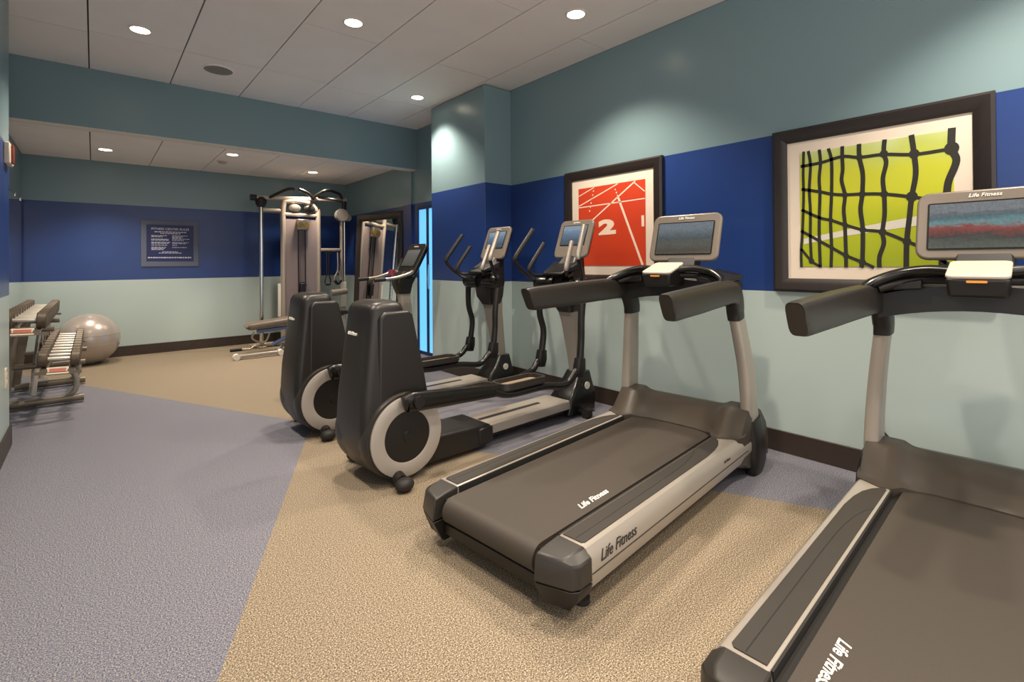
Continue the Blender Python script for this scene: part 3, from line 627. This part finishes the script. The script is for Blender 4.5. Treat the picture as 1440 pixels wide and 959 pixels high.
# ------------------------------------------------------------------ upright exercise bike
t = thing('exercise_bike', (1.15, 4.82, 0), 'upright exercise bike behind the farther elliptical, by the blue lit door', 'exercise bike', math.radians(2))
M().tube([(.40, -.26, .05), (.40, .26, .05)], .035, 14).build('rear_foot', BLK, t)
M().tube([(1.45, -.26, .05), (1.45, .26, .05)], .035, 14).build('front_foot', BLK, t)
M().prism([(.55,.07),(1.50,.07),(1.48,.16),(1.36,.52),(1.20,.62),(1.00,.56),(.80,.36),(.60,.30),(.45,.20),(.45,.10)], 'y', -.085, .085).build('body_shell', SHROUD, t, bev=.02, seg=3)
for s in (-1, 1):
    M().lathe((1.0, 0, .30), 'y', [(.001,s*.08),(.19,s*.08),(.18,s*.10),(.001,s*.10)], 36).build('crank_cover', GREY, t)
    M().tube([(1.0, s*.10, .30), (1.0, s*.13, .30), (1.0+.1*s, s*.135, .30-.13*s)], .014, 10).build('crank', STEEL, t)
    M().box(.95+.1*s, 1.05+.1*s, min(s*.14, s*.24), max(s*.14, s*.24), .155-.13*s+.13, .18-.13*s+.13).build('pedal', RUB, t, bev=.006)
M().tube([(.80, 0, .30), (.72, 0, .74)], .03, 14).build('seat_post', STEEL, t)
M().loft([[(.50,-.11,.76),(.50,.11,.76),(.50,.10,.80),(.50,-.10,.80)],[(.62,-.12,.75),(.62,.12,.75),(.62,.10,.81),(.62,-.10,.81)],[(.74,-.05,.75),(.74,.05,.75),(.74,.045,.80),(.74,-.045,.80)],[(.86,-.028,.75),(.86,.028,.75),(.86,.025,.78),(.86,-.025,.78)]]).build('seat', BLK, t, bev=.015, seg=3)
M().loft([[(u, v, z) for u, v in rrect(b-a, 2*hv, .02, 4, (a+b)/2, 0)] for z, a, b, hv in ((.45,1.42,1.53,.045),(.75,1.38,1.50,.045),(1.0,1.34,1.47,.05))]).build('mast', SILV, t)
M().loft([[(u, v, z) for u, v in rrect(b-a, 2*hv, .03, 4, (a+b)/2, 0)] for z, a, b, hv in ((.92,1.34,1.48,.06),(1.02,1.30,1.50,.07),(1.10,1.30,1.54,.08),(1.16,1.38,1.56,.08))]).build('mast_head', BLK, t)
for s in (-1, 1):
    M().tube([(1.40, s*.06, 1.12), (1.42, s*.17, 1.16), (1.36, s*.22, 1.14), (1.22, s*.20, 1.10), (1.08, s*.19, 1.085)], .017, 12, 6).build('handlebar', STEEL, t)
    M().tube([(1.10, s*.19, 1.087), (.98, s*.185, 1.08)], .021, 12).build('grip', RUB, t)
M().tube([(1.43, .17, 1.15), (1.47, .18, 1.22), (1.50, .18, 1.30)], .018, 12, 4).build('rear_grip', CHAR, t)
M().lathe((1.30, .05, 1.12), 'z', [(.001,0),(.035,0),(.035,.06),(.001,.06)], 18).build('red_clip', mat('red_plastic', '#8e2f3a', .5), t)
console(t, 1.40, 1.11, 1.465, .20, .19, .06, .06, SCR_DIM, (.13, .125, .325), bez=BLK, logo=.02)

# ------------------------------------------------------------------ dumbbell rack and dumbbells
RY0, RY1 = 5.32, 7.42
RACKM = mat('rack_bronze_metal', '#7d7263', .35, .6)
t = thing('dumbbell_rack', (0, 0, 0), 'two tier metal dumbbell rack along the left recess', 'dumbbell rack')
for y in (6.05, 6.95):
    M().sweep([(-.60, y, .045), (-.07, y, .045)], (.07,.06), 16, 0, .5).build('foot_beam', RACKM, t)
    M().sweep([(-.60, y, .05), (-.56, y, .40), (-.52, y, .69)], (.055,.075), 14, 4, .5).build('upright', RACKM, t)
    M().tube([(-.18, y+.02, .06), (-.13, y+.02, .12), (-.13, y+.02, .24), (-.20, y+.02, .35)], .022, 12, 5).build('curved_strut', GREY, t)
    M().sweep([(-.56, y, .37), (-.06, y, .365)], (.05,.045), 14, 0, .5).build('lower_arm', RACKM, t)
    M().sweep([(-.60, y, .695), (-.27, y, .685)], (.05,.045), 14, 0, .5).build('upper_arm', RACKM, t)
    M().tube([(-.42, y+.05, .10), (-.36, y+.05, .68)], .026, 12).build('brace', CHROME, t)
TIL = .06   # trays tip towards the room
def tier(x0, z0):
    ex = Vector((math.cos(TIL), 0, -math.sin(TIL))); up = Vector((math.sin(TIL), 0, math.cos(TIL)))
    return Vector((x0, 0, z0)), ex, up
for nm, x0, z0 in (('lower_tray', -.365, .42), ('upper_tray', -.565, .745)):
    o, ex, up = tier(x0, z0)
    m = M()
    for a, b in ((.045,.085), (.205,.245)):
        P = [o+ex*a, o+ex*b, o+ex*b+up*.018, o+ex*a+up*.018]
        m.prism([(p.x, p.z) for p in P], 'y', RY0, RY1)
    P = [o+ex*.0+up*-.02, o+ex*.29+up*-.02, o+ex*.29+up*.0, o+ex*.0+up*.0]
    for y in (RY0, RY1-.03): m.prism([(p.x, p.z) for p in P], 'y', y, y+.03)
    m.build(nm, RACKM, t)
    P = [(o.x+.08, RY0-.01, o.z-.02), (o.x+.21, RY0-.01, o.z-.025), (o.x+.21, RY0+.045, o.z+.02), (o.x+.08, RY0+.045, o.z+.025)]
    lb = M().loft([P, [(x, y+.012, z-.012) for x, y, z in P]]).build('end_plate', mat('tray_end_plate', '#cdc1ac', .5), t)
    Q = [(o.x+.095, RY0+.003, o.z-.008), (o.x+.195, RY0+.003, o.z-.012), (o.x+.195, RY0+.03, o.z+.010), (o.x+.095, RY0+.03, o.z+.014)]
    M().loft([[(x, y-.002, z+.002) for x, y, z in Q], Q]).build('red_label', mat('tray_label', '#b05a44', .5), lb)
HANDLE = mat('pale_steel_handle', '#d9d2c6', .35, .5)
HEADM = mat('worn_dumbbell_head', '#6b5d4d', .45, .25, noise=.35, nscale=60)
def dumbbell(r):
    d = thing('dumbbell', (0,0,0), '', 'dumbbell', 0, 'dumbbells on the two tier rack')
    M().lathe((0,0,0), 'x', [(.001,-.075),(.015,-.075),(.017,-.03),(.017,.03),(.015,.075),(.001,.075)], 14).build('handle', HANDLE, d)
    for s in (-1, 1):
        M().lathe((0,0,0), 'x', [(.001,s*.068),(r*.9,s*.068),(r,s*.075),(r,s*.122),(r*.86,s*.130),(.001,s*.130)], 12).build('weight_head', HEADM, d)
    return d
ORD = ['first','second','third','fourth','fifth','sixth','seventh','eighth','ninth','tenth']
proto = None
for nm, x0, z0 in (('lower', -.365, .42), ('upper', -.565, .745)):
    o, ex, up = tier(x0, z0)
    for k in range(10):
        r = .066
        p = o+ex*.145+up*(.020+.0665); y = RY0+.12+k*.202
        lab = 'steel handled dumbbell, %s from the near end of the %s rack tier' % (ORD[k], nm)
        if proto is None: d = proto = dumbbell(r); d.location = (p.x, y, p.z); d['label'] = lab
        else: d = dup(proto, (p.x, y, p.z), lab)
        d.rotation_euler = (0, TIL, 0)

# ------------------------------------------------------------------ exercise ball
t = thing('exercise_ball', (-.05, 8.28, 0), 'silver grey exercise ball by the back wall beyond the dumbbell rack', 'exercise ball')
BALLM = mat('pearl_silver_vinyl', '#b9aea6', .28, .35)
M().ball((0,0,.318), .318, 48, 28).build('ball', BALLM, t)
m = M()
for z, r in ((.26, .3135), (.38, .3135)):
    m.lathe((0,0,z), 'z', [(r-.004,-.004),(r+.0015,-.002),(r+.0015,.002),(r-.004,.004)], 48)
m.build('seam_ridge', BALLM, t)

# ------------------------------------------------------------------ gym station
GYM = mat('champagne_frame_paint', '#b4a595', .32, .45)
SHR = mat('tinted_shroud', '#8d7d78', .28, .1)
BLUEM = mat('chrome_painted_blue_light', '#6f86b4', .3, .5)  # blue light falling on the bench's chrome frame, put into the base colour
t = thing('multi_gym', (0, 8.05, 0), 'tall cable gym station with pull up bars before the alcove back wall', 'gym machine')
for x in (1.905,): M().tube([(x, 0, .06), (x, 0, 2.14)], .032, 16).build('side_column', CHROME, t)
M().tube([(3.12, 0, .06), (3.12, 0, 2.14)], .030, 16).build('side_column', GYM, t)
M().tube([(3.19, .06, .06), (3.19, .06, 2.08)], .026, 16).build('guide_rod', CHROME, t)
m = M(); m.lathe((1.905, 0, 2.14), 'z', [(.001,-.05),(.05,-.04),(.078,.02),(.078,.07),(.04,.11),(.001,.11)], 22); m.build('pulley_housing', BLK, t)
m = M(); m.lathe((3.10, -.05, 2.04), 'y', [(.001,-.05),(.10,-.05),(.105,.0),(.10,.05),(.001,.05)], 24); m.build('pulley_housing', GREY, t)
M().lathe((3.19, -.06, 2.0), 'y', [(.001,-.03),(.06,-.03),(.06,.03),(.001,.03)], 20).build('pulley', STEEL, t)
M().sweep([(1.80, 0, 2.235), (3.20, 0, 2.30)], (.07,.06), 16, 0, .5).build('top_beam', GYM, t)
M().lathe((1.76, 0, 2.235), 'x', [(.001,0),(.045,0),(.045,.08),(.001,.08)], 16).build('beam_cap', BLK, t)
M().sweep([(3.17, 0, 2.30), (3.16, 0, 2.12)], (.06,.07), 14, 0, .5).build('beam_bracket', BLK, t)
for pts in ([(2.02,-.02,2.25),(2.20,-.25,2.36),(2.30,-.30,2.37)], [(2.36,-.30,2.37),(2.50,-.25,2.33),(2.66,-.02,2.27)], [(2.66,-.02,2.30),(2.74,-.28,2.38),(2.84,-.30,2.39)], [(2.84,-.30,2.39),(3.0,-.22,2.36),(3.12,-.02,2.32)], [(2.72,-.1,2.30),(2.86,-.35,2.25),(2.98,-.42,2.22)]):
    M().tube(pts, .022, 10, 5).build('pull_up_grip', BLK, t)
# mast: inverted U with a weight-stack shroud
M().tube([(2.215, 0, .05), (2.215, 0, 1.6), (2.215, 0, 2.13), (2.30, 0, 2.215), (2.56, 0, 2.215), (2.71, 0, 2.10), (2.74, 0, 1.9), (2.74, 0, .05)], .040, 14, 6).build('mast_frame', GYM, t)
M().sweep([(2.215, 0, 2.01), (2.74, 0, 2.01)], (.06,.055), 14, 0, .5).build('mast_crossbar', GYM, t)
M().sweep([(1.90, 0, 2.06), (2.22, 0, 2.065)], (.05,.05), 14, 0, .5).build('side_bracket', GYM, t)
M().prism(rrect(.21, 1.80, .02, 3, 2.345, 1.04), 'y', -.02, .03).build('shroud_panel', SHR, t)
M().prism(rrect(.21, 1.80, .02, 3, 2.615, 1.04), 'y', -.02, .03).build('shroud_panel', SHR, t)
M().box(2.43, 2.53, .0, .02, .15, 1.92).build('stack_recess', mat('stack_dark', '#75686a', .5), t)
for x in (2.43, 2.53): M().tube([(x, -.03, .5), (x, -.03, 1.95)], .009, 8).build('cable', BLK, t)
m = M(); m.box(2.40, 2.57, -.10, -.02, 1.78, 1.94); m.build('pulley_carriage', STEEL, t, bev=.01)
for x in (2.44, 2.53): M().lathe((x, -.06, 1.85), 'y', [(.001,-.05),(.045,-.05),(.045,.05),(.001,.05)], 18).build('pulley', mat('brass_pulley', '#9c7f42', .35, .6), t)
for x in (2.38, 2.60): M().ball((x, -.02, 2.115), .075, 18, 12, (1.2,.6,.8)).build('top_pulley', STEEL if x < 2.5 else CHAR, t)
M().lathe((2.48, -.09, .92), 'y', [(.001,0),(.05,0),(.05,.06),(.001,.06)], 18).build('low_pulley', BLK, t)
M().box(2.44, 2.52, -.10, -.03, .75, .95).build('low_carriage', BLK, t, bev=.01)
M().sweep([(2.74, 0, 1.47), (3.12, 0, 1.475)], (.05,.05), 14, 0, .5).build('accessory_rail', GYM, t)
for x in (2.86, 2.93, 3.03): M().box(x-.012, x+.012, -.06, -.02, 1.40, 1.46).build('hook', BLK, t, bev=.004)
M().box(3.08, 3.17, -.06, -.03, .55, .95).build('height_scale', WHITE, t, bev=.003)
M().box(2.14, 2.175, -.02, .03, .45, .95).build('height_scale', WHITE, t, bev=.003)
# low base
M().sweep([(1.75, .06, .04), (3.25, .06, .04)], (.07,.06), 14, 0, .5).build('base_beam', GYM, t)
M().tube([(2.9, -.12, .78), (3.15, -.12, .80)], .05, 14).build('arm_pad', GREY, t)
# handles hanging from the rail
def strap(x, z0, z1, label, ball=False):
    q = thing('cable_handle', (x, 7.99, z1), label, 'cable handle')
    M().tube([(-.02,0,0),(-.015,0,(z0-z1)*.6),(-.045,0,(z0-z1)*.93),(0,0,z0-z1),(.045,0,(z0-z1)*.93),(.015,0,(z0-z1)*.6),(.02,0,0)], .010, 8, 5).build('strap', BLK, q)
    M().tube([(-.04,0,z0-z1),(.04,0,z0-z1)], .02, 10).build('grip', RUB, q)
    return q
strap(2.87, .92, 1.43, 'black strap handle hanging from the gym station rail beside the mast')
q = thing('rope_handle', (3.03, 7.99, 1.43), 'looped black handle hanging at the right end of the gym station rail', 'cable handle')
M().tube([(0,0,0),(0,0,-.28),(-.055,0,-.42),(0,0,-.50),(.055,0,-.42),(0,0,-.28)], .013, 10, 6).build('loop', STEEL, q)
M().tube([(-.05,0,-.45),(0,0,-.505),(.05,0,-.45)], .026, 10, 4).build('grip', BLK, q)
# bench
t = thing('weight_bench', (1.42, 7.25, 0), 'padded grey weight bench with blue lit chrome frame before the gym station', 'weight bench')
BP = mat('bench_pad_vinyl', '#6f6357', .4)
def rp(pts, w, h): return M().sweep(pts, (w, h), 20, 0, .4)
M().sweep([(.20,.35,.385),(.24,.35,.39),(.62,.35,.425),(.80,.35,.44),(.84,.35,.442)], [(.16,.05),(.30,.10),(.30,.10),(.30,.10),(.22,.06)], 22, 3, .45).build('back_pad', BP, t)
M().sweep([(.90,.35,.44),(1.25,.35,.44)], (.30,.09), 22, 0, .4).build('seat_pad', BP, t)
M().sweep([(.32,.35,.31),(1.22,.35,.37)], (.07,.05), 14, 0, .5).build('main_beam', BLUEM, t)
M().sweep([(.52,.35,.10),(.95,.35,.32)], (.06,.05), 14, 0, .5).build('strut', BLUEM, t)
M().sweep([(.62,.18,.05),(1.15,.30,.30)], (.05,.045), 14, 0, .5).build('strut', SILV, t)
M().tube([(.30,.40,.30),(.27,.40,.22),(.36,.40,.15),(.45,.40,.16),(.50,.40,.28)], .014, 10, 5).build('carry_handle', STEEL, t)
M().sweep([(.0,.02,.04),(.56,.02,.045)], (.055,.05), 14, 0, .5).build('front_foot', SILV, t)
M().sweep([(.50,.02,.045),(.66,.34,.10)], (.05,.05), 14, 0, .5).build('foot_link', SILV, t)
M().sweep([(1.15,.15,.04),(1.15,.55,.04)], (.05,.05), 14, 0, .5)
M().tube([(1.20,.12,.04),(1.20,.58,.04)], .028, 12).build('rear_foot', SILV, t)
M().tube([(1.20,.35,.04),(1.20,.35,.37)], .028, 12).build('rear_leg', BLUEM, t)
for x in (.0, .54): M().lathe((x,.02,.04), 'y', [(.001,-.04),(.04,-.04),(.04,.04),(.001,.04)], 16).build('wheel', WHITE, t)
# floor pulley arm
t = thing('pull_bar', (1.50, 8.0, 0), 'dark curved pull bar lying on the floor behind the bench', 'pull bar')
M().tube([(0,0,.022),(.12,.0,.022),(.24,-.02,.022),(.30,-.02,.055),(.36,-.02,.024),(.45,-.02,.024)], .013, 10, 6).build('bar', STEEL, t)
M().tube([(-.02,0,.022),(.13,0,.022)], .021, 12).build('grip', RUB, t)
